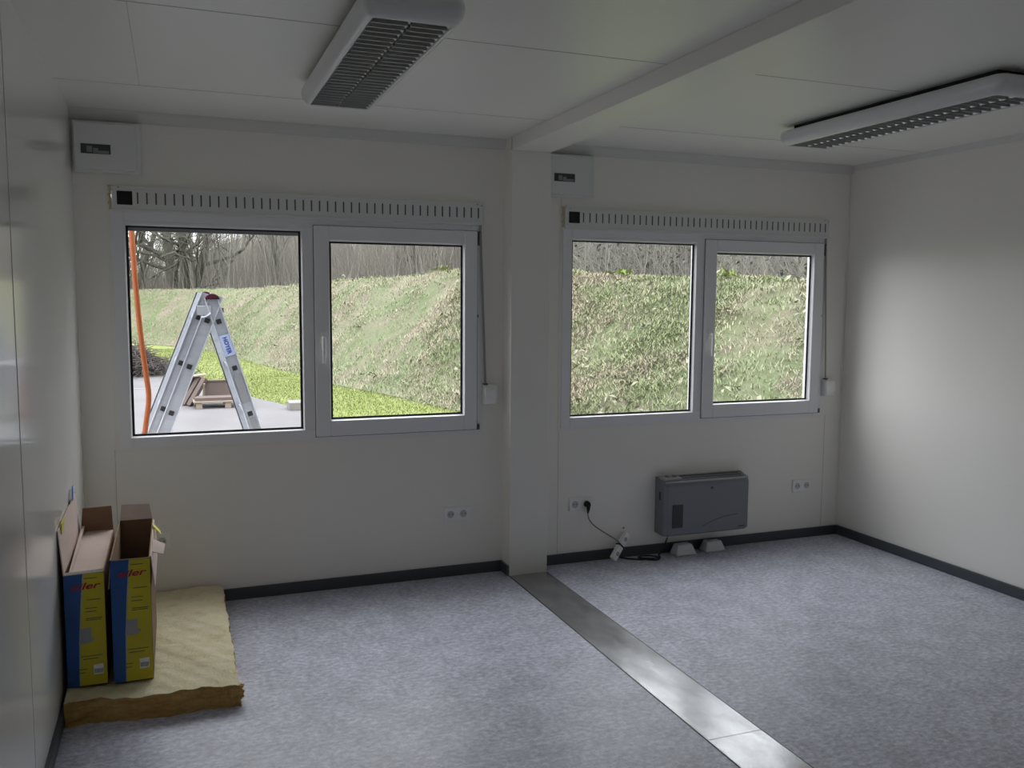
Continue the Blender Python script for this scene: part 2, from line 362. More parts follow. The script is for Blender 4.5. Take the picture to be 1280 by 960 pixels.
def window(n, D, y=0, s=1, shutter=None):
    """s=1: seen from the room towards +y; s=-1 for the wall behind the camera"""
    w = empty('window_%d' % n, (D+1.125, y, WZ0), kind='structure')
    def P(name, fn, mat, parent=w, bevel=0):
        bm = BM(); fn(bm)
        for v in bm.verts: v.co.y = y+s*v.co.y; v.co.x += D
        return obj(name, bm, mat, parent, bevel)
    def frame(bm):
        ring(bm, .165, 2.085, .838, 2.03, .224, 2.022, .896, 1.975, -.012, .055)
        box(bm, 1.081, 1.150, -.012, .055, .896, 1.975); box(bm, .224, 1.081, -.012, .055, 1.959, 1.975)
    P('frame', frame, 'upvc', bevel=.003)
    P('glazing_bead', lambda bm: bead(bm, .224, 1.081, .896, 1.959, -.010, .014, .005), 'upvc')
    P('gasket', lambda bm: ring(bm, .224, 1.081, .896, 1.959, .240, 1.065, .911, 1.946, .0142, .018), 'gasket')
    P('pane', lambda bm: box(bm, .228, 1.077, .018, .028, .900, 1.955), 'glass')
    # opening sash
    sh = P('sash', lambda bm: ring(bm, 1.141, 2.052, .858, 1.984, 1.2195, 1.9765, .942, 1.909, -.030, .045), 'upvc', bevel=.004)
    P('glazing_bead', lambda bm: bead(bm, 1.2195, 1.9765, .942, 1.909, -.026, .000, .005), 'upvc', sh)
    P('gasket', lambda bm: ring(bm, 1.2195, 1.9765, .942, 1.909, 1.235, 1.961, .957, 1.895, .0002, .004), 'gasket', sh)
    P('pane', lambda bm: box(bm, 1.223, 1.973, .004, .014, .946, 1.905), 'glass', sh)
    P('sash_shadow', lambda bm: ring(bm, 1.137, 2.058, .853, 1.988, 1.142, 2.051, .859, 1.983, -.014, .0), 'sash_shadow_grey')  # grey ring stands in for the shadow line around the sash
    def handle(bm):
        box(bm, 1.168, 1.194, -.038, -.030, 1.36, 1.42); cyl(bm, (1.181, -.036, 1.39), (0, -1, 0), .010, .03, 12)
        pts = [(1.181, -.066, 1.395), (1.181, -.070, 1.36), (1.181, -.068, 1.30), (1.181, -.064, 1.255)]; tube(bm, pts, [.010, .011, .0095, .007], 10)
    P('handle', handle, 'switch_white', sh, .002)
    P('hinge', lambda bm: (box(bm, 2.054, 2.066, -.028, -.008, 1.905, 1.972), box(bm, 2.044, 2.070, -.026, -.010, 1.972, 1.984)), 'steel_dark')
    P('hinge', lambda bm: box(bm, 2.054, 2.068, -.028, -.012, .856, .885), 'steel_dark')
    P('hinge', lambda bm: box(bm, 2.054, 2.061, -.022, -.012, 1.50, 1.515), 'steel_dark')
    # roller shutter box with its slotted cover
    sb = P('shutter_box', lambda bm: (box(bm, .172, 2.09, -.022, .055, 2.018, 2.140), box(bm, .172, 2.09, -.027, -.022, 2.128, 2.140), box(bm, .172, 2.09, -.027, -.022, 2.018, 2.032)), 'plastic_white', bevel=.002)
    P('vent_opening', lambda bm: box(bm, .196, .266, -.0235, -.021, 2.052, 2.118), 'black', sb)
    P('vent_slots', lambda bm: [box(bm, .290+.0421*k-.0035, .290+.0421*k+.0035, -.0232, -.021, 2.058, 2.114) for k in range(43)], 'slot_grey', sb)
    P('top_cover', lambda bm: box(bm, .185, 2.075, -.012, 0, 2.140, 2.156), 'trim_white', sb)
    P('screw', lambda bm: [cyl(bm, (x, -.027, z), (0, -1, 0), .003, .0015, 8) for x, z in ((.205, 2.134), (2.05, 2.134), (2.075, 2.125))], 'steel_dark', sb)
    if n < 3:
        P('sealing_foam', lambda bm: [box(bm, .158+.003*math.sin(k*2.3), .171+.001*math.sin(k), -.012-.003*abs(math.sin(k*1.7)), 0, 2.028+.013*k, 2.041+.013*k) for k in range(9)], 'foam')
    P('outer_sill', lambda bm: box(bm, .15, 2.10, .061, .12, .825, .838), 'aluminium')
    z = 1.936 if shutter is None else shutter
    if shutter:
        P('roller_shutter', lambda bm: (box(bm, .19, 2.06, .056, .064, z, 2.05), box(bm, .19, 2.06, .054, .068, z, z+.022)), 'heater_light')
    return w
window(1, 0, shutter=1.932); window(2, DX); 
# sill trim strip under the windows
for nm, D in (('trim_13', 0), ('trim_14', DX)):
    bm = BM(); ring(bm, .147+D, 2.10+D, .822, 2.145, .165+D, 2.085+D, .838, 2.145, -.005, 0); S(nm, bm, 'trim_white', .001)

# strap winders
def winder(D, z0, label):
    w = empty('strap_winder', (D+2.125, 0, z0), label, 'shutter strap winder')
    bm = BM(); pr = []
    for k in range(9):
        a = math.pi*k/8; pr.append((2.125+D+.010+.038*math.sin(a)**.7 if 0 < k < 8 else 2.125+D, 0, 0))
    # rounded shell: profile in y-z swept in x
    zs = [z0+.004, z0, z0, z0+.006, z0+.105, z0+.118, z0+.118, z0+.112]
    prof = [(0, z0), (-.030, z0), (-.056, z0+.010), (-.066, z0+.034), (-.066, z0+.084), (-.056, z0+.108), (-.030, z0+.118), (0, z0+.118)]
    a = [bm.verts.new((2.090+D, y, z)) for y, z in prof]; c = [bm.verts.new((2.160+D, y*.92, z)) for y, z in prof]; e = [bm.verts.new((2.172+D, y*.7, z0+.059+(z-z0-.059)*.86)) for y, z in prof]
    n = len(prof)
    for p, q in ((a, c), (c, e)):
        for k in range(n): bm.faces.new((p[k], p[(k+1) % n], q[(k+1) % n], q[k]))
    bm.faces.new(a); bm.faces.new(e[::-1])
    obj('housing', bm, 'switch_white', w, .003)
    bm = BM(); box(bm, 2.088+D, 2.112+D, -.045, -.02, z0+.117, z0+.124); obj('strap_guide', bm, 'steel_dark', w)
    bm = BM(); bar(bm, (2.100+D, -.033, z0+.12), (2.072+D, -.016, 2.018), .014, .0015, (0, 1, 0)); obj('strap', bm, 'strap', w)
winder(0, .998, 'white shutter strap winder with grey strap, left of the white column')
winder(DX, .965, 'white shutter strap winder with grey strap, beside the right wall corner')

# ------------------------------------------------------------------ wall boxes
def fuse_box(x0, label):
    x1 = x0+.300; w = empty('fuse_box', ((x0+x1)/2, 0, 2.2), label, 'fuse box')
    bm = BM(); box(bm, x0, x1, -.045, 0, 2.200, 2.440); obj('case', bm, 'plastic_white', w, .006)
    bm = BM(); box(bm, x0+.008, x1-.022, -.060, -.045, 2.212, 2.430); obj('door', bm, 'plastic_white', w, .005)
    bm = BM(); box(bm, x0+.036, x0+.166, -.0615, -.059, 2.283, 2.329); o = obj('inspection_window', bm, 'smoked', w, label='dark see-through strip')
    bm = BM(); box(bm, x0+.062, x0+.086, -.0625, -.0605, 2.290, 2.318); box(bm, x0+.090, x0+.112, -.0625, -.0605, 2.286, 2.310); box(bm, x0+.112, x0+.160, -.0625, -.0605, 2.285, 2.299)
    obj('breaker', bm, 'breaker_grey', o)
fuse_box(.012, 'white fuse box high in the left corner above the larger window')
fuse_box(2.470, 'white fuse box half hidden behind the white column under the ceiling beam')

def socket(x0, label, n=2, z=.365):
    w = empty('wall_socket', (x0+.04*n, 0, z-.042), label, 'power socket', 'twin wall sockets')
    bm = BM(); box(bm, x0, x0+.0765*n, -.010, 0, z-.042, z+.042); obj('cover_plate', bm, 'switch_white', w, .004)
    for k in range(n):
        cx = x0+.038+.0765*k
        bm = BM()
        A, Bq, Cq = [], [], []
        for i in range(24):
            a = 2*math.pi*i/24; A.append(bm.verts.new((cx+.021*math.cos(a), -.0105, z+.021*math.sin(a)))); Bq.append(bm.verts.new((cx+.0185*math.cos(a), -.0125, z+.0185*math.sin(a)))); Cq.append(bm.verts.new((cx+.017*math.cos(a), -.0103, z+.017*math.sin(a))))
        for i in range(24):
            j = (i+1) % 24; bm.faces.new((A[i], A[j], Bq[j], Bq[i])); bm.faces.new((Bq[i], Bq[j], Cq[j], Cq[i]))
        bm.faces.new(Cq)
        s_ = obj('outlet', bm, 'socket_grey', w)
        bm = BM()
        for dx in (-.0095, .0095): cyl(bm, (cx+dx, -.0103, z), (0, -1, 0), .003, .0006, 10)
        obj('contact_hole', bm, 'black', s_)
socket(.237, 'white twin socket low on the back wall, half hidden behind the cardboard boxes', z=.352)
socket(1.862, 'white twin socket on the back wall between left window and column')
socket(2.652, 'white twin socket beside the column with a black plug in it', z=.362)
socket(4.307, 'white twin socket on the back wall near the right corner', z=.36)

# ------------------------------------------------------------------ heater, feet, cable
hx0, hx1, hz0, hz1, hy = 3.250, 3.878, .136, .480, -.122
w = empty('convector_heater', ((hx0+hx1)/2, 0, hz0), 'grey electric convector heater on the back wall under the right window', 'heater')
bm = BM()
NS = 24; secs = []
for i in range(NS+1):
    u = i/NS; x = hx0+(hx1-hx0)*u; bow = .010*(1-(2*u-1)**2)
    e = min(1, min(u, 1-u)/.035); rr = 1-(1-e)**2; yf = -.02+(hy+.02)*(0.86+.14*rr)-bow
    top = hz1-.003*(1-rr)
    prof = [(-.004, hz0+.006), (yf+.012, hz0), (yf, hz0+.012), (yf, top-.030), (yf+.010, top-.008), (yf+.022, top), (-.02, hz1+.018), (-.004, hz1+.016)]
    secs.append([bm.verts.new((x, y, z)) for y, z in prof])
for a, c in zip(secs, secs[1:]):
    for k in range(8): bm.faces.new((a[k], a[(k+1) % 8], c[(k+1) % 8], c[k]))
bm.faces.new(secs[0][::-1]); bm.faces.new(secs[-1])
obj('casing', bm, 'heater_grey', w)
bm = BM()
for i in range(3):
    y0 = -.104+.030*i; z0 = hz1+.0205-(.018*(-y0-.02)/.08)
    box(bm, hx0+.15, hx1-.035, y0, y0+.017, z0-.016, z0+.0010)
obj('air_outlet', bm, 'heater_dark', w, label='dark slatted outlet')
bm = BM(); pts = []
for i in range(17):
    u = .02+.96*i/16; pts.append((hx0+(hx1-hx0)*u, hy-.010*(1-(2*u-1)**2)+.010, hz1-.004))
tube(bm, pts, .007, 8); obj('front_rim', bm, 'heater_light', w, smooth=True)
bm = BM(); box(bm, hx0+.008, hx0+.135, -.105, -.022, hz1+.001, hz1+.022); obj('control_panel', bm, 'heater_light', w, .006)
bm = BM(); cyl(bm, (hx0+.05, -.064, hz1+.020), (0, 0, 1), .016, .010, 20); obj('thermostat_knob', bm, 'heater_grey', w)
bm = BM(); cyl(bm, (hx0+.098, -.064, hz1+.020), (0, 0, 1), .016, .010, 20); obj('thermostat_knob', bm, 'heater_grey', w)
bm = BM(); box(bm, hx0+.055, hx0+.128, hy-.0085, hy+.004, .188, .334); g = obj('side_grille', bm, 'heater_dark', w, label='dark grille')
bm = BM()
for i in range(5): box(bm, hx0+.059+.0145*i, hx0+.062+.0145*i, hy-.010, hy-.008, .19, .332)
for i in range(11): box(bm, hx0+.056, hx0+.127, hy-.010, hy-.0085, .195+.013*i, .1965+.013*i)
obj('grille_bars', bm, 'steel_dark', g)
bm = BM(); cyl(bm, (hx0+.335, hy-.009, .428), (0, -1, 0), .008, .003, 14); obj('badge', bm, 'heater_dark', w)
bm = BM(); tube(bm, spline([(hx0+.27, hy-.0095, .185), (hx0+.36, hy-.010, .218), (hx0+.45, hy-.0095, .238), (hx0+.54, hy-.007, .243)]), .0018, 6); obj('moulded_line', bm, 'steel_dark', w)
bm = BM(); box(bm, hx0+.545, hx0+.590, hy-.0068, hy-.003, .158, .164); obj('nameplate', bm, 'heater_dark', w)
bm = BM(); box(bm, hx0-.0015, hx0+.002, -.075, -.052, .36, .41); obj('side_handle', bm, 'heater_dark', w)
def hfoot(x0, x1, y0, y1, label):
    bm = BM(); ins = (x1-x0)*.15; zt = .068
    A = [(x0, y0), (x1, y0), (x1, y1), (x0, y1)]; Bt = [(x0+ins, y0+.02), (x1-ins, y0+.02), (x1-ins, y1-.012), (x0+ins, y1-.012)]
    lo = [bm.verts.new((x, y, 0)) for x, y in A]; md = [bm.verts.new((x, y, .012)) for x, y in A]; hi = [bm.verts.new((x, y, zt)) for x, y in Bt]
    for p, q in ((lo, md), (md, hi)):
        for k in range(4): bm.faces.new((p[k], p[(k+1) % 4], q[(k+1) % 4], q[k]))
    bm.faces.new(hi); bm.faces.new(lo[::-1])
    o = obj('plastic_stand', bm, 'foot_grey', bevel=.008); tagp(o, label, 'heater stand')
hfoot(3.345, 3.490, -.125, -.035, 'pale grey plastic heater foot on the floor, the left of two, nearer the cable')
hfoot(3.565, 3.715, -.115, -.030, 'pale grey plastic heater foot on the floor, the right of two and wider')

ps = empty('power_strip', (2.97, -.07, 0), 'white power strip leaning on the dark skirting board, its cord plugged in beside the column', 'power strip')
p0, p1 = Vector((2.915, -.085, .018)), Vector((3.040, -.030, .155))
bm = BM(); bar(bm, p0, p1, .044, .030, (-.2, 1, 0)); obj('housing', bm, 'switch_white', ps, .006)
bm = BM(); d = (p1-p0).normalized(); q = p0+(p1-p0)*.52; bar(bm, q-d*.005, q+d*.005, .050, .035, (-.2, 1, 0)); obj('cable_tie', bm, 'cable_black', ps)
bm = BM(); s_ = Vector((-.2, 1, 0)).normalized(); s_ = (s_-d*s_.dot(d)).normalized()
bm.free()
for f in (.22, .78): bm = BM(); cyl(bm, p0+(p1-p0)*f-s_*.0155, -s_, .014, .0006, 16); obj('outlet', bm, 'heater_light', ps)
bm = BM(); tube(bm, spline([(2.767, -.030, .315), (2.772, -.034, .275), (2.80, -.04, .235), (2.86, -.045, .19), (2.93, -.055, .145), (2.972, -.062, .112)]), .0042, 8); cord = obj('cord', bm, 'strap', ps, smooth=True)
bm = BM(); tube(bm, [(2.767, -.011, .360), (2.767, -.030, .360), (2.767, -.046, .356)], [.019, .019, .012], 16); tube(bm, [(2.767, -.036, .362), (2.767, -.037, .335), (2.767, -.032, .308)], [.014, .011, .006], 12)
obj('plug', bm, 'cable_black', cord, smooth=True, label='black plug')
bm = BM(); path = [(2.965, -.030, .045), (2.985, -.035, .015), (3.01, -.055, .008), (3.07, -.09, .006), (3.13, -.115, .006), (3.185, -.15, .006), (3.225, -.115, .007), (3.19, -.075, .010), (3.12, -.07, .014), (3.09, -.10, .016), (3.15, -.135, .014), (3.22, -.13, .012), (3.24, -.08, .01), (3.26, -.05, .008), (3.29, -.045, .03), (3.315, -.045, .09), (3.33, -.05, .138)]
tube(bm, spline(path, 6), .0048, 8)
o = obj('heater_cable', bm, 'cable_black', smooth=True); tagp(o, 'black cable looped on the floor between power strip and heater', 'cable')

# small nail above the power strip
bm = BM(); cyl(bm, (3.03, 0, .185), (0, -1, 0), .006, .006, 10); o = obj('cable_clip', bm, 'strap'); tagp(o, 'tiny grey cable clip on the wall above the power strip', 'cable clip')

# ------------------------------------------------------------------ ceiling lamps
def rr_outline(hx, hy_, r, n=6):
    pts = []
    for cx, cy, a0 in ((hx-r, hy_-r, 0), (-hx+r, hy_-r, 90), (-hx+r, -hy_+r, 180), (hx-r, -hy_+r, 270)):
        for k in range(n+1):
            a = math.radians(a0+90*k/n); pts.append((cx+r*math.cos(a), cy+r*math.sin(a)))
    return pts
def ceiling_lamp(x, y, label):
    w = empty('ceiling_lamp', (x, y, 2.5), label, 'ceiling light', 'louvred ceiling lights')
    bm = BM(); lv = []
    for z, hx, hy_, r in ((2.474, .138, .650, .035), (2.466, .149, .664, .04), (2.448, .153, .668, .04), (2.425, .149, .660, .04), (2.405, .136, .640, .035), (2.398, .124, .622, .02), (2.400, .1185, .612, .004), (2.470, .1185, .612, .004)):
        lv.append([bm.verts.new((x+px, y+py, z)) for px, py in rr_outline(hx, hy_, r)])
    n = len(lv[0])
    for a, c in zip(lv, lv[1:]):
        for k in range(n): bm.faces.new((a[k], a[(k+1) % n], c[(k+1) % n], c[k]))
    bm.faces.new(lv[-1]); 
    obj('housing', bm, 'lamp_white', w, smooth=True)
    bm = BM(); box(bm, x-.10, x+.10, y-.6, y+.6, 2.4745, 2.5); obj('mounting_plate', bm, 'lamp_shade_dark', w)  # plate coloured near-black: shade between lamp and ceiling put into the colour
    for dx in (-.058, .058):
        bm = BM(); tube(bm, [(x+dx, y-.60, 2.452), (x+dx, y+.60, 2.452)], .013, 12); obj('fluorescent_tube', bm, 'tube', w, smooth=True)
    # louvre: scalloped long ribs and wedge shaped cross blades
    bm = BM(); NB = 27; L = 1.222; st = L/NB
    for k in range(NB+1):
        yy = y-L/2+st*k
        for xa, xb in ((x-.116, x-.004), (x+.004, x+.116)):
            P = [(xa, yy-.0020, 2.401), (xa, yy+.0020, 2.401), (xa, yy+.0008, 2.438), (xa, yy-.0008, 2.438)]
            a = [bm.verts.new(p) for p in P]; c = [bm.verts.new((xb, p[1], p[2])) for p in P]
            for i in range(4): bm.faces.new((a[i], a[(i+1) % 4], c[(i+1) % 4], c[i]))
    refl = []
    for xr, sgn in ((x-.117, 1), (x-.001, -1), (x+.001, 1), (x+.117, -1)):
        bm2 = BM(); pl = ph = None
        for k in range(NB):
            yc = y-L/2+st*(k+.5); pts = []
            for i in range(9):
                tt = -1+2*i/8; pts.append((yc+tt*(st/2-.001), abs(1-tt*tt)**.5))
            for p, q in pts:
                cl = bm2.verts.new((xr+sgn*.003, p, 2.4025+.010*(1-q))); ch = bm2.verts.new((xr+sgn*(.003+.014*q), p, 2.420))
                if pl: bm2.faces.new((pl, cl, ch, ph))
                pl, ph = cl, ch
        refl.append(bm2)
    for xr in (x-.1175, x, x+.1175): box(bm, xr-.0012, xr+.0012, y-L/2, y+L/2, 2.412, 2.436)
    lo_ = obj('louvre', bm, 'louvre', w, label='slatted silver louvre'); [obj('reflector', q, 'reflector', lo_, label='bright scalloped reflector') for q in refl]
ceiling_lamp(1.110, -1.61, 'white ceiling lamp with silver louvre, the left one, above the larger window side')
ceiling_lamp(3.537, -1.59, 'white ceiling lamp with silver louvre, the right one, beyond the ceiling beam')

# ------------------------------------------------------------------ insulation slab
bm = BM(); NX, NY = 40, 70; x0, x1, y0, y1, zt = .016, .640, -1.255, -.016, .096
def jag(a, b_): return .003*math.sin(a*21+b_)+.002*math.sin(a*57+b_*2)+.0015*math.sin(a*131)
grid = {}
for i in range(NX+1):
    for j in range(NY+1):
        u, v = i/NX, j/NY
        xx = x0+(x1-x0)*u; yy = y0+(y1-y0)*v
        if i == NX: xx += jag(v, 1)
        if j == 0: yy += jag(u, 4)+.01*math.sin(u*9)
        xx = max(.0155, xx); yy = yy-.045*u*(1-v)
        z = zt-.004+.004*math.sin(u*12+v*17)+.003*math.sin(u*41)*math.cos(v*63)-.008*(max(0, u-.93)/.07)**2
        grid[i, j] = bm.verts.new((xx, yy, z))
for i in range(NX):
    for j in range(NY): bm.faces.new((grid[i, j], grid[i+1, j], grid[i+1, j+1], grid[i, j+1]))
bd = [(i, 0) for i in range(NX)]+[(NX, j) for j in range(NY)]+[(i, NY) for i in range(NX, 0, -1)]+[(0, j) for j in range(NY, 0, -1)]
rows = [[grid[q] for q in bd]]
for k, zz in enumerate((.072, .048, .024, .0)):
    row = []
    for q in bd:
        c = grid[q].co; i, j = q
        nx = 1 if i == NX else 0; ny = -1 if j == 0 else 0
        w_ = .003*math.sin(c.x*63+c.y*41+k*2.1)+.003*math.sin(c.x*140+c.y*95+k)
        row.append(bm.verts.new((max(.0155, c.x+nx*w_), c.y+ny*w_ if j != NY else c.y, zz)))
    rows.append(row)
n = len(bd); 
for a, c in zip(rows, rows[1:]):
    for k in range(n): f = bm.faces.new((a[k], a[(k+1) % n], c[(k+1) % n], c[k])); f.material_index = 1
f = bm.faces.new(rows[-1]); f.material_index = 1
# a torn tuft on the front right corner
for k in range(26):
    a = Vector((.625, -1.285+.05*random.random(), .02+.06*random.random())); d = Vector((random.random()*.030+.006, -.02*random.random(), random.uniform(-.012, .012)))
    nf = len(bm.faces); tube(bm, [a, a+d*.6, a+d], [.012, .008, .003], 6); bm.faces.ensure_lookup_table()
    for f in bm.faces[nf:]: f.material_index = 1
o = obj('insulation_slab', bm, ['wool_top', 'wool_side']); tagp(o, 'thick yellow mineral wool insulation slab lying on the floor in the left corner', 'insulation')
ZS = .102

# ------------------------------------------------------------------ cardboard boxes
def carton(x0, x1, y0, y1, z1, label, inner):
    w = empty('cardboard_box', ((x0+x1)/2, (y0+y1)/2, ZS), label, 'cardboard box')
    th = .005; z0 = ZS
    bm = BM(); box(bm, x0, x1, y0, y1, z0, z0+th); box(bm, x0, x0+th, y0, y1, z0, z1); box(bm, x1-th, x1, y0, y1, z0, z1)
    box(bm, x0, x1, y0, y0+th, z0, z1); box(bm, x0, x1, y1-th, y1, z0, z1); obj('carton', bm, 'cardboard', w)
    # printed narrow front face
    W_ = x1-x0; Hh = z1-z0; yf = y0-.0012; bm = BM(); N = 24
    def bx(v): return x0+W_*(.30+.04*v+.13*v**2.2)       # blue / yellow boundary, v from 0 at the foot
    for k in range(N):
        a, c = k/N, (k+1)/N; za, zc = z0+.002+(Hh-.004)*a, z0+.002+(Hh-.004)*c
        quad(bm, [(x0+.001, yf, za), (bx(a), yf, za), (bx(c), yf, zc), (x0+.001, yf, zc)], 0)
        quad(bm, [(bx(a), yf, za), (bx(a)+.006, yf, za), (bx(c)+.006, yf, zc), (bx(c), yf, zc)], 2)
        quad(bm, [(bx(a)+.006, yf, za), (x1-.001, yf, za), (x1-.001, yf, zc), (bx(c)+.006, yf, zc)], 1)
    pf = obj('printed_front', bm, ['print_blue', 'print_yellow', 'print_edge'], w, label='blue and yellow printed end panel')
    text('lettering', 'eiler', .036, (x0+W_*.50, yf-.0006, z0+Hh*.885), (1, 0, .04), (0, 0, 1), 'print_red', pf, squash=1.55, shear=.3)
    bm = BM()
    cx = x0+W_*.46; cz = z0+Hh*.44
    quad(bm, [(cx-.020, yf-.0006, cz-.030), (cx+.024, yf-.0006, cz-.026), (cx+.026, yf-.0006, cz+.036), (cx-.016, yf-.0006, cz+.032)])
    quad(bm, [(cx+.026, yf-.0006, cz-.022), (cx+.036, yf-.0006, cz-.016), (cx+.034, yf-.0006, cz-.006), (cx+.026, yf-.0006, cz-.006)])
    obj('product_picture', bm, 'print_grey', pf)
    for fz, xa, xb in ((.955, .5, .82), (.77, .08, .22), (.765, .55, .9), (.70, .1, .24), (.69, .5, .8), (.66, .5, .78), (.60, .52, .92), (.585, .5, .9), (.27, .08, .2), (.265, .36, .9), (.24, .40, .8), (.15, .18, .5), (.12, .3, .46)):
        bm = BM(); z = z0+Hh*fz; quad(bm, [(x0+W_*xa, yf-.0006, z-.0018), (x0+W_*xb, yf-.0006, z-.0014), (x0+W_*xb, yf-.0006, z+.0016), (x0+W_*xa, yf-.0006, z+.0012)])
        obj('small_print', bm, 'print_dark', pf)
    bm = BM(); cz = z0+Hh*.15; quad(bm, [(x0+W_*.66, yf-.0008, cz-.026), (x0+W_*.90, yf-.0008, cz-.024), (x0+W_*.90, yf-.0008, cz+.016), (x0+W_*.66, yf-.0008, cz+.014)])
    lb = obj('sticker', bm, 'label_white', pf)
    bm = BM()
    for k in range(9): xa = x0+W_*.68+k*.0034; quad(bm, [(xa, yf-.0011, cz-.020), (xa+.0018, yf-.0011, cz-.020), (xa+.0018, yf-.0011, cz-.002), (xa, yf-.0011, cz-.002)])
    obj('barcode', bm, 'print_dark', lb)
    return w, th
def slab(bm, a, b_, c, d, th):
    """thin plate through four corners, thickness th"""
    a, b_, c, d = map(Vector, (a, b_, c, d)); n = (b_-a).cross(d-a).normalized()*th
    lo = [bm.verts.new(p) for p in (a, b_, c, d)]; hi = [bm.verts.new(p+n) for p in (a, b_, c, d)]
    for k in range(4): bm.faces.new((lo[k], lo[(k+1) % 4], hi[(k+1) % 4], hi[k]))
    bm.faces.new(lo[::-1]); bm.faces.new(hi)
# left box, filled with a pale inner carton
bx0, bx1, by0, by1, bz1 = .018, .160, -1.135, -.47, .548
w, th = carton(bx0, bx1, by0, by1, bz1, 'tall narrow box against the left wall with a pale inner lid and upright flap', True)
bm = BM(); slab(bm, (bx0+.018, by0+.008, bz1-.012), (bx1-.006, by0+.008, bz1-.012), (bx1-.006, by1+.008, bz1-.002), (bx0+.018, by1+.008, bz1-.002), .004); box(bm, bx1-.012, bx1-.006, by0+.01, by1-.01, bz1-.1, bz1-.01)
slab(bm, (bx0+.018, by0+.02, bz1-.010), (bx0+.026, by0+.02, bz1-.010), (bx0+.022, by1-.03, bz1+.022), (bx0+.012, by1-.03, bz1+.022), .012)
obj('inner_lid', bm, 'cardboard_pale', w, label='pale pinkish cardboard lid')
bm = BM(); slab(bm, (bx0, by0, bz1), (bx0, by1, bz1), (.004, by1-.02, bz1+.185), (.002, by0+.02, bz1+.168), .004); fl = obj('side_flap', bm, 'cardboard_pale', w)
bm = BM(); slab(bm, (bx0+.004, by1-.004, bz1), (bx1-.004, by1-.004, bz1), (bx1-.008, by1-.02, bz1+.115), (bx0+.016, by1-.02, bz1+.112), .004); obj('back_flap', bm, 'cardboard', w, label='brown back flap')
bm = BM(); slab(bm, (bx0, by0-.002, bz1-.003), (bx1-.004, by0-.002, bz1), (bx1-.004, by0+.010, bz1+.008), (bx0, by0+.010, bz1+.003), .003); obj('front_flap_edge', bm, 'cardboard_edge', w)
bm = BM(); slab(bm, (.010, -1.06, .690), (.010, -.98, .700), (.010, -.96, .735), (.010, -1.05, .728), .003); obj('tape_label', bm, 'label_yellow', fl)
bm = BM(); slab(bm, (.010, -.70, .735), (.010, -.60, .735), (.010, -.58, .782), (.010, -.68, .785), .003); obj('paper_label', bm, 'label_white', fl)
bm = BM(); slab(bm, (.014, -.69, .738), (.014, -.65, .738), (.014, -.64, .795), (.014, -.67, .795), .002); obj('paper_label', bm, 'label_blue', fl, label='blue label')
# right box, open and empty
cx0, cx1, cy0, cy1, cz1 = .182, .326, -1.150, -.50, .592
w, th = carton(cx0, cx1, cy0, cy1, cz1, 'open empty tall narrow box on the insulation slab, right of the box by the wall', False)
bm = BM(); slab(bm, (cx0+.004, cy1-.004, cz1), (cx1-.004, cy1-.004, cz1), (cx1-.016, cy1+.03, cz1+.062), (cx0+.010, cy1+.03, cz1+.066), .004); obj('back_flap', bm, 'cardboard_pale', w, label='pale back flap')
bm = BM(); slab(bm, (cx1, cy1-.02, cz1), (cx1, cy0+.015, cz1), (cx1+.012, cy0+.02, cz1-.13), (cx1+.012, cy1-.02, cz1-.13), .004); sf = obj('side_flap', bm, 'cardboard_pale', w)
bm = BM(); slab(bm, (cx0, cy1-.02, cz1), (cx0, cy0+.03, cz1), (cx0-.010, cy0+.03, cz1-.12), (cx0-.010, cy1-.02, cz1-.12), .003); obj('side_flap', bm, 'cardboard_pale', w)
bm = BM(); slab(bm, (cx1, -.60, cz1+.002), (cx1+.030, -.62, cz1-.028), (cx1+.036, -.69, cz1-.030), (cx1+.004, -.70, cz1+.012), .003); obj('tape_label', bm, 'label_yellow', sf, label='yellow tape scrap')
bm = BM(); slab(bm, (cx1+.003, -1.02, cz1-.015), (cx1+.045, -.98, cz1-.040), (cx1+.052, -.90, cz1-.020), (cx1+.005, -.92, cz1+.010), .003); obj('torn_flap', bm, 'cardboard_pale', w)

# ------------------------------------------------------------------ outside: ladder
lad = empty('step_ladder', (.78, .8, -.25), 'aluminium folding ladder with dark red top caps standing outside the left window', 'ladder')
SKEW = -.055
def stile(xa, za, xb, zb, y, w_, nm='stile', outer=-1, caps=()):
    k_ = SKEW*(y-.60); xa += k_; xb += k_; caps = [(q_[0]+k_, q_[1]) for q_ in caps]
    bm = BM(); bar(bm, (xa, y, za), (xb, y, zb), w_, .010); st = obj(nm, bm, 'aluminium', lad)
    d = Vector((xb-xa, 0, zb-za)).normalized(); n = Vector((-d.z, 0, d.x))
    bm = BM()
    for s2 in (-1, 1): bar(bm, Vector((xa, y+outer*.005, za))+n*s2*(w_/2-.003), Vector((xb, y+outer*.005, zb))+n*s2*(w_/2-.003), .006, .020)
    obj('flange', bm, 'aluminium_edge', st)
    for px, pz in caps:
        bm = BM(); p = Vector((px, y, pz)); bar(bm, p-d*.014, p+d*.014, .028, .022); obj('rung_cap', bm, 'black', st, .003)
    bm = BM(); bar(bm, Vector((xb, y, zb)), Vector((xb, y, zb))+d*.03, w_+.008, .03); obj('rubber_foot', bm, 'black', st)
    return st
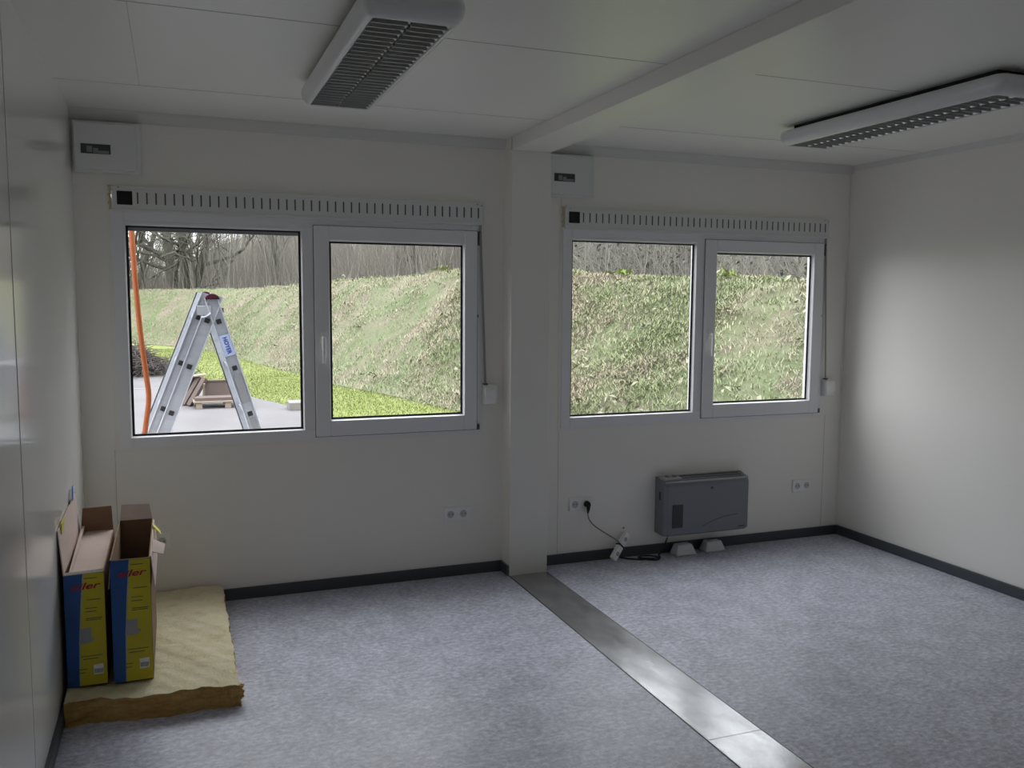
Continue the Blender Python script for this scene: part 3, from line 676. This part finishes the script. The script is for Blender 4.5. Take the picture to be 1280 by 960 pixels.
def sect(x1_, z1_, x2_, z2_, ztop, w_, ya, yb, first):
    sl = (x2_-x1_)/(z2_-z1_); X = lambda z: x1_+sl*(z-z1_); zb = -.225
    dz = (z1_-z2_)/2; zs = [first-dz*k for k in range(7) if first-dz*k > -.1]
    caps = [(X(z), z) for z in zs]
    a = stile(X(ztop), ztop, X(zb), zb, ya, w_, outer=-1, caps=caps); stile(X(ztop), ztop, X(zb), zb, yb, w_, outer=1, caps=caps)
    for x, z in caps:
        bm = BM(); d = Vector((sl, 0, 1)).normalized(); bar(bm, (x+SKEW*(ya-.6), ya, z), (x+SKEW*(yb-.6), yb, z), .028, .028, d); obj('rung', bm, 'aluminium', lad, .003)
    return a, X
ra, XRt = sect(.683, 1.464, .846, .919, 1.606, .074, .600, 1.020, 1.464)
sect(.619, 1.469, .412, .939, 1.615, .076, .604, 1.016, 1.469)
sect(.575, 1.486, .370, .962, 1.622, .072, .634, .986, 1.486)
for y in (.600, 1.020):
    bm = BM(); n = 10; pr = []
    for k in range(n+1):
        a = math.pi*k/n; pr.append((.650+SKEW*(y-.6)-.040*math.cos(a), 1.592+.032*math.sin(a)+.035*(y-.6)))
    A = [bm.verts.new((x, y-.022, z)) for x, z in pr]; Bq = [bm.verts.new((x, y+.022, z)) for x, z in pr]
    for k in range(n): bm.faces.new((A[k], A[k+1], Bq[k+1], Bq[k]))
    bm.faces.new((A[0], Bq[0], Bq[-1], A[-1])); bm.faces.new(A); bm.faces.new(Bq[::-1])
    obj('top_cap', bm, 'maroon', lad, .003, label='dark red plastic top cap')
bm = BM(); box(bm, .560, .640, .586, .592, 1.500, 1.555); box(bm, .560, .566, .586, .64, 1.500, 1.555); obj('hinge_bracket', bm, 'aluminium', lad, .002)
bm = BM(); tube(bm, spline([(.585, .580, 1.488), (.610, .578, 1.492), (.640, .580, 1.512)]), .005, 8); obj('locking_hook', bm, 'aluminium_edge', lad)
bm = BM(); box(bm, .690, .712, .60, .64, 1.515, 1.545); obj('hinge_bolt', bm, 'steel_dark', lad, .004)
dv = Vector((XRt(0)-XRt(1), 0, -1)).normalized(); nv = Vector((-dv.z, 0, dv.x))
def on_stile(z, off=0): return Vector((XRt(z), .590, z))+nv*off
bm = BM(); a, c = on_stile(1.385), on_stile(1.265)
quad(bm, [a-nv*.030, a+nv*.030, c+nv*.030, c-nv*.030]); stk = obj('sticker', bm, 'sticker', ra)
text('lettering', 'HOYER', .034, on_stile(1.325)+Vector((0, -.001, 0)), dv, nv, 'ladder_blue', stk, squash=.92)
bm = BM(); a, c = on_stile(1.155), on_stile(.985)
quad(bm, [a-nv*.022, a+nv*.022, c+nv*.022, c-nv*.022]); obj('sticker', bm, 'out_white', ra)
bm = BM(); a, c = on_stile(.895), on_stile(.80); quad(bm, [a-nv*.012, a+nv*.020, c+nv*.020, c-nv*.012]); obj('sticker', bm, 'out_white', ra)

bm = BM(); tube(bm, spline([(.236, .30, 2.60), (.240, .33, 2.25), (.243, .35, 1.966), (.246, .35, 1.86), (.255, .35, 1.65), (.271, .35, 1.393), (.292, .35, 1.177), (.300, .35, 1.046), (.274, .35, .85), (.25, .36, .5), (.30, .40, .1), (.42, .5, -.2), (.6, .6, -.235), (.8, .8, -.24)], 6), .0145, 10)
o = obj('orange_hose', bm, 'orange', smooth=True); tagp(o, 'orange cable hanging down outside the left window, left of the ladder', 'cable')

# ------------------------------------------------------------------ outside: ground, lawn, bank, wood
ZG = -.25
foot = [(-14, 38), (-5, 36), (-1, 33), (1.38, 28.1), (2.0, 24.8), (2.46, 21.7), (3.0, 18.6), (3.32, 16.9), (3.58, 14.3), (4.34, 11.4), (4.82, 8.9), (5.2, 7.1), (5.6, 5.6), (6.0, 4.3), (6.5, 2.9), (7.0, 1.2), (7.6, -2), (8.2, -7)]
crest = [(-14, 43, 1.85), (-3.5, 40, 1.86), (-1.26, 38.2, 1.906), (1.5, 34.2, 1.905), (3.0, 31.5, 1.95), (4.0, 28.8, 1.99), (4.9, 25.2, 2.105), (5.6, 22.3, 2.157), (6.2, 19.0, 2.17), (6.9, 15.5, 2.27), (7.16, 12.8, 2.24), (7.56, 10.6, 2.11), (8.1, 9.2, 2.03), (8.6, 8.1, 1.96), (9.3, 6.0, 1.92), (9.6, 4.85, 1.88), (10.6, 0, 1.85), (11.5, -6, 1.85)]
NSUB = 10
fs = np.array([tuple(p) for p in spline([(x, y, ZG) for x, y in foot], NSUB)]); cs = np.array([tuple(p) for p in spline(crest, NSUB)])
NSg = len(fs)
def vnoise(x, y, seed=0):
    """cheap smooth value noise"""
    def h(i, j): 
        v = np.sin(i*127.1+j*311.7+seed*74.7)*43758.5453; return v-np.floor(v)
    xi, yi = np.floor(x), np.floor(y); fx, fy = x-xi, y-yi; fx = fx*fx*(3-2*fx); fy = fy*fy*(3-2*fy)
    return (h(xi, yi)*(1-fx)+h(xi+1, yi)*fx)*(1-fy)+(h(xi, yi+1)*(1-fx)+h(xi+1, yi+1)*fx)*fy
vprof_v = np.array([0, .06, .15, .3, .5, .7, .85, .95, 1.0, 1.1, 1.3]); vprof_f = np.array([0, .03, .12, .30, .54, .77, .91, .98, 1.0, .995, .96])
def bank_point(s, v):
    s = np.clip(s, 0, NSg-1.001); i = s.astype(int); t_ = (s-i)[:, None]
    a = fs[i]*(1-t_)+fs[i+1]*t_; c = cs[i]*(1-t_)+cs[i+1]*t_
    p = a[:, :2]+(c[:, :2]-a[:, :2])*v[:, None]
    z = ZG+(c[:, 2]-ZG)*np.interp(v, vprof_v, vprof_f)
    amp = np.clip(v*5, 0, 1)*np.where(v > .9, .5, 1)
    z = z+amp*(.17*(vnoise(p[:, 0]*1.3, p[:, 1]*1.3, 1)-.5)+.09*(vnoise(p[:, 0]*4, p[:, 1]*4, 2)-.5)+.04*(vnoise(p[:, 0]*11, p[:, 1]*11, 3)-.5))
    return np.column_stack([p, z])
NA, NV = 700, 60
S_, V_ = np.meshgrid(np.linspace(0, NSg-1.001, NA), np.linspace(0, 1.3, NV), indexing='ij')
pts = bank_point(S_.ravel(), V_.ravel())
idx = np.arange(NA*NV).reshape(NA, NV); fc = np.stack([idx[:-1, :-1], idx[1:, :-1], idx[1:, 1:], idx[:-1, 1:]], -1).reshape(-1, 4)
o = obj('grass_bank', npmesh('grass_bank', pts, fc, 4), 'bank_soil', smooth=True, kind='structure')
# wooded ground behind the bank
vv = np.array([1.3, 1.6, 2.2, 3.5, 6, 9, 13, 18]); rise = np.array([.0, -.15, -.1, .8, 2.4, 4.8, 8.5, 14.0])
P = []
for i in range(0, NSg, 4):
    a, c = fs[i], cs[i]; left = np.clip((8-c[0])/9, 0, 1) if c[1] > 20 else 0
    for k, v_ in enumerate(vv):
        q = a[:2]+(c[:2]-a[:2])*v_; z = ZG+(c[2]-ZG)*.96+rise[k]*(1-.9*min(1, max(0, (3.2-c[0])/2.5)))
        if k > 1: z += .5*(vnoise(np.array(q[0]*.4), np.array(q[1]*.4), 5)-.5)
        P.append((q[0], q[1], z-.03))
nI = len(range(0, NSg, 4)); nK = len(vv); idx = np.arange(nI*nK).reshape(nI, nK)
fc = np.stack([idx[:-1, :-1], idx[1:, :-1], idx[1:, 1:], idx[:-1, 1:]], -1).reshape(-1, 4)
WOOD = np.array(P).reshape(nI, nK, 3)
obj('wooded_slope', npmesh('wooded_slope', np.array(P), fc, 4), 'wood_floor', smooth=True, kind='structure')
def wood_point(si, v_):
    """ground point: si index along the bank, v_ distance factor behind it"""
    fi = si/4; i = min(int(fi), nI-2); tt = fi-i; k = int(np.clip(np.searchsorted(vv, v_)-1, 0, nK-2)); q = (v_-vv[k])/(vv[k+1]-vv[k])
    A = WOOD[i, k]*(1-q)+WOOD[i, k+1]*q; Bq = WOOD[i+1, k]*(1-q)+WOOD[i+1, k+1]*q; return A*(1-tt)+Bq*tt
# lawn and asphalt
bm = BM(); quad(bm, [(-60, T+.01, ZG-.012), (60, T+.01, ZG-.012), (60, 110, ZG-.012), (-60, 110, ZG-.012)])
bmesh.ops.subdivide_edges(bm, edges=bm.edges, cuts=3, use_grid_fill=True); S('lawn', bm, 'lawn_soil')
edge = spline([(-30, 17.6, 0), (-6, 17.6, 0), (-.5, 17.6, 0), (.3, 17.5, 0), (1.1, 15.2, 0), (1.78, 12.2, 0), (2.24, 10.6, 0), (2.57, 8.2, 0), (3.0, 5.5, 0), (3.6, 2.5, 0), (4.3, .3, 0), (4.35, T, 0)], 6)
bm = BM(); lo = [bm.verts.new((p.x, p.y, ZG)) for p in edge]; ln = [bm.verts.new((p.x, T+.01, ZG)) if p.y > T+.02 else None for p in edge]
f = bm.faces.new(lo+[bm.verts.new((-30, T, ZG))]); r_ = bmesh.ops.extrude_face_region(bm, geom=[f])
for v in [e for e in r_['geom'] if isinstance(e, bmesh.types.BMVert)]: v.co.z -= .05
for v in [v for v in bm.verts if not v.link_faces]: bm.verts.remove(v)
bmesh.ops.triangulate(bm, faces=bm.faces); S('asphalt_yard', bm, 'asphalt')
bm = BM(); box(bm, -20, .9, 14.3, 14.5, ZG-.01, ZG+.004); S('drain_channel', bm, 'asphalt_line')
# outside ground behind the cabin, so that the rear windows look at something
bm = BM(); quad(bm, [(-60, -60, ZG-.012), (60, -60, ZG-.012), (60, YF-T-.01, ZG-.012), (-60, YF-T-.01, ZG-.012)]); S('ground_behind', bm, 'asphalt')
bm = BM()
for xa, xb in ((-T-.5, -T-.01),): pass
box(bm, -T, XR+T, YF-T, T, ZG+.03, -.101); S('cabin_base', bm, 'steel_dark')

# grass blades (nobody could count them)
def blades(name, base, length, width, lean, mat, label, cat, droop=.6):
    n = len(base); az = RNG.uniform(0, 2*np.pi, n); ln_ = length*RNG.uniform(.5, 1.25, n); ld = lean*RNG.uniform(.2, 1.3, n)
    wv = np.column_stack([-np.sin(az), np.cos(az), np.zeros(n)])*width*RNG.uniform(.6, 1.2, n)[:, None]
    dr = np.column_stack([np.cos(az), np.sin(az), np.zeros(n)]); up = np.array([0, 0, 1.])
    mid = base+up*(ln_*.55)[:, None]+dr*(ln_*ld*.4)[:, None]; tip = base+up*(ln_*(1-droop*ld))[:, None]+dr*(ln_*ld)[:, None]
    V = np.empty((n, 5, 3)); V[:, 0] = base-wv; V[:, 1] = base+wv; V[:, 2] = mid+wv*.7; V[:, 3] = mid-wv*.7; V[:, 4] = tip
    b0 = np.arange(n)[:, None]*5
    tri = np.stack([b0+[0, 1, 2], b0+[0, 2, 3], b0+[3, 2, 4]], 1).reshape(-1, 3)
    o = obj(name, npmesh(name, V.reshape(-1, 3), tri, 3), mat, kind='stuff'); tagp(o, label, cat); return o
def clump(n, rs, rv, per, spread, bare=False):
    """n tussocks of per blades on the bank"""
    s = RNG.uniform(*rs, n); v = RNG.uniform(*rv, n); s = np.repeat(s, per); v = np.repeat(v, per)
    p = bank_point(s, v)
    p2 = p.copy(); off = RNG.normal(0, spread, (len(p), 2)); p2[:, :2] += off
    if bare:        # thin out over bare, trodden patches
        d = .6*vnoise(p2[:, 0]*.9, p2[:, 1]*.9, 8)+.4*vnoise(p2[:, 0]*2.6, p2[:, 1]*2.6, 9)
        p2 = p2[RNG.uniform(0, 1, len(p2)) < np.clip((d-.25)*3, .22, 1)]
    return p2
# bank index where s ~ NSUB*k
near = clump(22000, (NSUB*9, NSUB*15.5), (0.0, 1.08), 7, .07, True); far = clump(9000, (NSUB*3, NSUB*9), (0.0, 1.08), 6, .10, True); far2 = clump(2500, (NSUB*.5, NSUB*3), (0.0, 1.05), 6, .16)
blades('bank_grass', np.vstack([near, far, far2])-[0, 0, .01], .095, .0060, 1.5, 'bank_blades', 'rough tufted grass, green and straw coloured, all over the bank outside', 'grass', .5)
s = RNG.uniform(0, 1, 60000); ly = 5+RNG.uniform(0, 1, 60000)**.8*24; 
ex = np.interp(ly, [p.y for p in edge[::-1]], [p.x for p in edge[::-1]]); ex = np.where(ly > 17.5, -3.5, ex)
fx = np.interp(ly, [p[1] for p in foot[::-1]], [p[0] for p in foot[::-1]])
lx = ex+(fx-ex)*s; blades('lawn_grass', np.column_stack([lx, ly, np.full(60000, ZG-.012)]), .05, .006, .8, 'lawn_blades', 'short bright green lawn grass between the asphalt and the bank', 'grass', .6)

# dead leaves and pale weeds scattered on the bank
def leaves(name, base, size, mat, label, cat, tilt=.9):
    n = len(base); az = RNG.uniform(0, 2*np.pi, n); sz = size*RNG.uniform(.5, 1.5, n)
    a = np.column_stack([np.cos(az), np.sin(az), RNG.uniform(-tilt, tilt, n)])*sz[:, None]; b_ = np.column_stack([-np.sin(az), np.cos(az), RNG.uniform(-tilt, tilt, n)])*sz[:, None]*.45
    bend = np.array([0, 0, 1.])*(sz*.25)[:, None]
    V = np.empty((n, 6, 3)); V[:, 0] = base-a; V[:, 1] = base-b_+bend; V[:, 2] = base+a; V[:, 3] = base+b_+bend; V[:, 4] = base-a*.5+bend*.6; V[:, 5] = base+a*.5+bend*.6
    b0 = np.arange(n)[:, None]*6; q = np.stack([b0+[0, 1, 4], b0+[4, 1, 5], b0+[5, 1, 2], b0+[0, 4, 3], b0+[4, 5, 3], b0+[5, 2, 3]], 1).reshape(-1, 3)
    o = obj(name, npmesh(name, V.reshape(-1, 3), q, 3), mat, kind='stuff'); tagp(o, label, cat); return o
lv = clump(150, (NSUB*5, NSUB*15.5), (.05, 1.0), 6, .07); lv[:, 2] += RNG.uniform(.06, .13, len(lv))
leaves('dead_leaves', lv, .045, 'leaf_dead', 'pale dry leaves scattered in tufts over the grassy bank', 'dead leaves')
# bright leafy weeds on the crest
def weed(s, label):
    p = bank_point(np.array([float(s)]), np.array([1.0]))[0]+np.array([0, 0, .03]); bm = BM()
    for k in range(34):
        a = random.uniform(0, 6.28); L = random.uniform(.10, .24); el = random.uniform(.3, 1.3)
        d = Vector((math.cos(a)*math.cos(el), math.sin(a)*math.cos(el), math.sin(el))); sd = Vector((-math.sin(a), math.cos(a), 0))
        o0 = Vector(p)+Vector((random.gauss(0, .12), random.gauss(0, .12), -.02)); m1 = o0+d*L*.55; tip = o0+d*L+Vector((0, 0, -.04))
        bm.faces.new([bm.verts.new(q) for q in (o0, m1+sd*.022, tip, m1-sd*.022)])
    o = obj('leafy_weed', bm, 'leaf_bright'); tagp(o, label, 'weed')
weed(NSUB*9.0-3, 'bright yellow-green weed on the bank crest behind the opening sash of the left window')
weed(NSUB*11.8, 'bright yellow-green weed on the bank crest behind the fixed pane of the right window')
weed(NSUB*13.35, 'bright yellow-green weed on the bank crest behind the opening sash of the right window')

# ------------------------------------------------------------------ trees
def tree_mesh(name, seed, h, r0, mat, stems=1, spread=.5, depth=4, crooked=.18, low=.15, nch=(5, 5, 5)):
    rnd = random.Random(seed); V = []; Fq = []
    def limb(p, d, L, r, lev):
        nseg = 5 if lev < 2 else 3; ns = 6 if lev == 0 else (4 if lev < 3 else 3)
        pts = [p.copy()]; dirs = [d.copy()]; q = p.copy(); dd = d.copy()
        for k in range(nseg):
            dd = (dd+Vector((rnd.gauss(0, 1), rnd.gauss(0, 1), rnd.gauss(0, .6)+.25))*crooked*(.5 if lev == 0 else 1)).normalized(); q = q+dd*L/nseg; pts.append(q.copy()); dirs.append(dd.copy())
        base = len(V)
        for k, (pp, ddv) in enumerate(zip(pts, dirs)):
            s = ddv.orthogonal().normalized(); c = ddv.cross(s); rr = r*(1-.72*k/nseg)
            for a in range(ns): V.append(tuple(pp+(s*math.cos(6.2832*a/ns)+c*math.sin(6.2832*a/ns))*rr))
        for k in range(nseg):
            for a in range(ns): b0 = base+k*ns; Fq.append((b0+a, b0+(a+1) % ns, b0+ns+(a+1) % ns, b0+ns+a))
        if lev < depth:
            n = nch[min(lev, len(nch)-1)]+(rnd.random() < .5)
            for k in range(n):
                f = (low if lev == 0 else .25)+(1-(low if lev == 0 else .25))*rnd.random(); i = min(int(f*nseg), nseg-1); tq = f*nseg-i
                pp = pts[i].lerp(pts[i+1], tq); ang = rnd.uniform(0, 6.2832); base_d = dirs[i+1]; s = base_d.orthogonal().normalized(); c = base_d.cross(s)
                side = s*math.cos(ang)+c*math.sin(ang); nd = (base_d*(1-spread*.6)+side*spread*rnd.uniform(.7, 1.4)).normalized()
                limb(pp, nd, L*rnd.uniform(.42, .7)*(1-.3*f), max(.0035, r*(1-.72*f)*rnd.uniform(.45, .7)), lev+1)
    for s_i in range(stems):
        a = 6.28*s_i/stems+rnd.random(); d = Vector((math.cos(a)*.28*(stems > 1), math.sin(a)*.28*(stems > 1), 1)).normalized()
        limb(Vector((.25*math.cos(a)*(stems > 1), .25*math.sin(a)*(stems > 1), -.15)), d, h*rnd.uniform(.85, 1.1), r0*rnd.uniform(.7, 1), 0)
    return npmesh(name, np.array(V), np.array(Fq), 4)
def crest_dir(u_, v_=480):
    d = F+R_*(u_-640)/1100.5; return d
big = tree_mesh('bare_tree', 11, 9, .30, 'bark', stems=3, spread=.95, depth=4, crooked=.16, low=.05, nch=(8, 6, 5, 3))
o = obj('bare_tree', big, 'bark', smooth=True); o.location = (.95, 41.5, 1.3); o.rotation_euler = (0, 0, 2.1)
tagp(o, 'large bare oak-like tree with several thick spreading stems behind the bank, seen above the ladder', 'tree')
big2 = tree_mesh('bare_tree', 23, 9, .17, 'bark', stems=2, spread=.9, depth=4, crooked=.2, low=.05, nch=(7, 5, 5, 3))
o = obj('bare_tree', big2, 'bark', smooth=True); o.location = (-1.7, 43, 1.2); tagp(o, 'smaller bare tree with arching branches behind the bank, beside the orange cable', 'tree')
protos = [tree_mesh('woodland_tree', 40+k, [7, 8, 6, 7][k], [.085, .11, .06, .075][k], 'bark', spread=[.5, .45, .7, .6][k], depth=3, crooked=.14, low=.12, nch=(10, 6, 4)) for k in range(4)]
first = {}
def wtree(k, loc, rz, sc, label, group):
    if k not in first:
        o = obj('woodland_tree', protos[k], ['bark_pale', 'bark', 'bark_pale', 'bark'][k]); first[k] = o
    else: o = first[k].copy(); COL.objects.link(o)
    o.location = loc; o.rotation_euler = (random.uniform(-.08, .08), random.uniform(-.08, .08), rz); o.scale = (sc, sc, sc)
    tagp(o, label, 'tree', group)
zones = [((NSUB*.9, NSUB*3.0), 15, 'slim leafless tree far behind the bank, above the ladder', 'far trees above the ladder', (1.8, 6.5)),
         ((NSUB*3.0, NSUB*6.0), 20, 'slim leafless tree behind the bank, right of the large spreading tree', 'trees right of the large tree', (1.7, 5.5)),
         ((NSUB*6.0, NSUB*10), 26, 'slim leafless trunk above the bank in the opening sash of the left window', 'trees in the left window sash', (1.7, 5)),
         ((NSUB*10, NSUB*15.5), 26, 'slim leafless tree in the scrub above the bank outside the right window', 'trees outside the right window', (1.6, 4.5))]
for (sa, sb), n, lb, gr, (va, vb) in zones:
    for q in range(n):
        si = sa+(sb-sa)*(q+random.random())/n; v_ = random.uniform(va, vb); p = wood_point(si, v_)
        wtree(random.randrange(4), (p[0], p[1], p[2]-.05), random.uniform(0, 6.28), random.uniform(.8, 1.25), lb, gr)
# brushwood thicket: uncountable twigs
def thicket(name, n, rs, rv, hgt, rad, mat, label, lean=.5, spread=.6):
    V = np.empty((n, 12, 3)); 
    for q in range(n):
        si = random.uniform(*rs); v_ = random.uniform(*rv); p = Vector(wood_point(si, v_)); p += Vector((random.gauss(0, spread), random.gauss(0, spread), -.1))
        h_ = hgt*random.uniform(.35, 1.15); a = random.uniform(0, 6.28); l_ = lean*random.uniform(0, 1.2); d = Vector((math.cos(a)*l_, math.sin(a)*l_, 1)); r = rad*random.uniform(.4, 1.3)
        curve = Vector((math.cos(a+.6), math.sin(a+.6), -.6))*l_*.35
        for k in range(4):
            tt = k/3; c = p+d*h_*tt+curve*h_*tt*tt; rr = r*(1-.75*tt)
            for j in range(3): V[q, k*3+j] = c+Vector((math.cos(2.094*j), math.sin(2.094*j), 0))*rr
    b0 = np.arange(n)[:, None]*12; fl = []
    for k in range(3):
        for j in range(3): fl.append(b0+[k*3+j, k*3+(j+1) % 3, k*3+3+(j+1) % 3, k*3+3+j])
    fq = np.stack(fl, 1).reshape(-1, 4)
    o = obj(name, npmesh(name, V.reshape(-1, 3), fq, 4), mat, kind='stuff'); tagp(o, label, 'undergrowth'); return o
thicket('brushwood_thicket', 9000, (NSUB*3.0, NSUB*9.8), (1.5, 6.5), 4.2, .012, 'thicket', 'dense grey-brown brushwood behind the bank in the left window', .3)
thicket('bramble_thicket', 4200, (NSUB*9.8, NSUB*16), (1.45, 3.6), 2.4, .009, 'thicket', 'tangled scrub of pale stems behind the bank in the right window', .9)
thicket('distant_thicket', 2200, (NSUB*.5, NSUB*3.6), (1.7, 8), 3.6, .016, 'thicket', 'thin distant scrub behind the bank near the orange cable', .4, 1.2)
iv = []
for q in range(9000):
    p = wood_point(random.uniform(NSUB*9.8, NSUB*16), random.uniform(1.7, 3.6)); iv.append((p[0]+random.gauss(0, .3), p[1]+random.gauss(0, .3), p[2]+abs(random.gauss(0, .7))))
leaves('ivy_undergrowth', np.array(iv), .055, 'leaf_dark', 'dark green ivy and bramble leaves in the scrub outside the right window', 'undergrowth')

# ------------------------------------------------------------------ yard objects
def brush(cx, cy, n):
    bm = BM()
    for k in range(n):
        r = random.random(); a = random.uniform(0, 6.28); px = cx+random.gauss(0, .55); py = cy+random.gauss(0, .4); hmax = .62*math.exp(-((px-cx)/.75)**2)
        z = ZG+.02+random.random()*hmax; d = Vector((random.gauss(0, 1), random.gauss(0, .8), random.gauss(0, .35))).normalized()*random.uniform(.2, .55); p = Vector((px, py, max(z, ZG+.02)))
        e = p+d; e.z = max(ZG+.015, e.z); mdp = (p+e)/2+Vector((random.gauss(0, .05), random.gauss(0, .05), .06))
        tube(bm, [p, mdp, e], [.012, .009, .004], 4, False)
    o = obj('brushwood_pile', bm, 'twig', kind='stuff'); tagp(o, 'dark pile of cut brushwood at the far edge of the yard, behind the orange cable', 'brushwood')
brush(-.62, 17.9, 1500)
# pallet
pl = empty('wooden_pallet', (1.1, 10.9, ZG), 'pale wooden pallet on the asphalt seen between the ladder legs', 'pallet')
for k, (xa, xb) in enumerate(((.745, .845), (1.205, 1.305))):
    for ya in (10.62, 11.2):
        bm = BM(); box(bm, xa, xb, ya, ya+.10, ZG, ZG+.10); obj('block', bm, 'wood_pale', pl, .004)
bm = BM(); box(bm, .70, 1.44, 10.60, 10.74, ZG+.10, ZG+.125); obj('deck_board', bm, 'wood_pale', pl, .003)
for ya in (10.78, 10.96, 11.14, 11.28):
    bm = BM(); box(bm, .70, 1.44, ya, ya+.12, ZG+.10, ZG+.125); obj('deck_board', bm, 'wood_pale', pl, .003)
for k, (xa, xb, ya, z, rz) in enumerate(((.73, 1.36, 10.66, ZG+.125, .02), (.76, 1.34, 10.84, ZG+.125, -.02))):
    bm = BM(); box(bm, xa, xb, ya, ya+.16, z, z+.055); o = obj('timber_plank', bm, 'wood_dark', bevel=.004)
    tagp(o, ('front grey-brown board lying on the pallet between the ladder legs', 'rear grey-brown board lying on the pallet, behind the front board')[k], 'plank')
bm = BM(); box(bm, .90, 1.46, 11.22, 11.26, ZG+.125, ZG+.40); box(bm, .90, 1.46, 11.20, 11.28, ZG+.40, ZG+.425); o = obj('upright_board', bm, 'wood_dark', bevel=.003); tagp(o, 'upright brown wooden panel with a pale top edge standing at the back of the pallet', 'panel')
bm = BM(); slab(bm, (.86, 11.12, ZG+.126), (.90, 11.12, ZG+.126), (.905, 11.0, ZG+.39), (.88, 11.0, ZG+.39), .02); o = obj('timber_offcut', bm, 'wood_pale'); tagp(o, 'small pale offcut leaning against the upright panel on the pallet', 'offcut')
for k in range(4):
    bm = BM(); x = .36+.085*k; y = 11.45-.14*k; bar(bm, (x+.03, y, ZG+.012), (x+.30, y+.12, ZG+.50-.012*k), .085, .075, (1, -.6, 0)); 
    o = obj('timber_beam', bm, 'wood_dark', bevel=.004)
    tagp(o, ('first brown timber of the leaning stack left of the pallet, outermost on the left', 'second brown timber from the left in the leaning stack by the pallet', 'third brown timber from the left in the leaning stack by the pallet', 'brown timber of the leaning stack closest to the pallet')[k], 'timber')
bm = BM(); box(bm, .60, .93, 11.20, 11.48, ZG+.485, ZG+.51)
for v in bm.verts: v.co.z += (v.co.x-.76)*.10
o = obj('timber_board', bm, 'wood_pale', bevel=.003); tagp(o, 'short pale board lying across the top of the leaning timber stack', 'board')
bm = BM(); box(bm, 2.18, 2.72, 9.95, 10.35, ZG-.005, ZG+.13); o = obj('kerb_stone', bm, 'stone', bevel=.012); tagp(o, 'pale concrete block at the lawn edge, right of the ladder', 'concrete block')
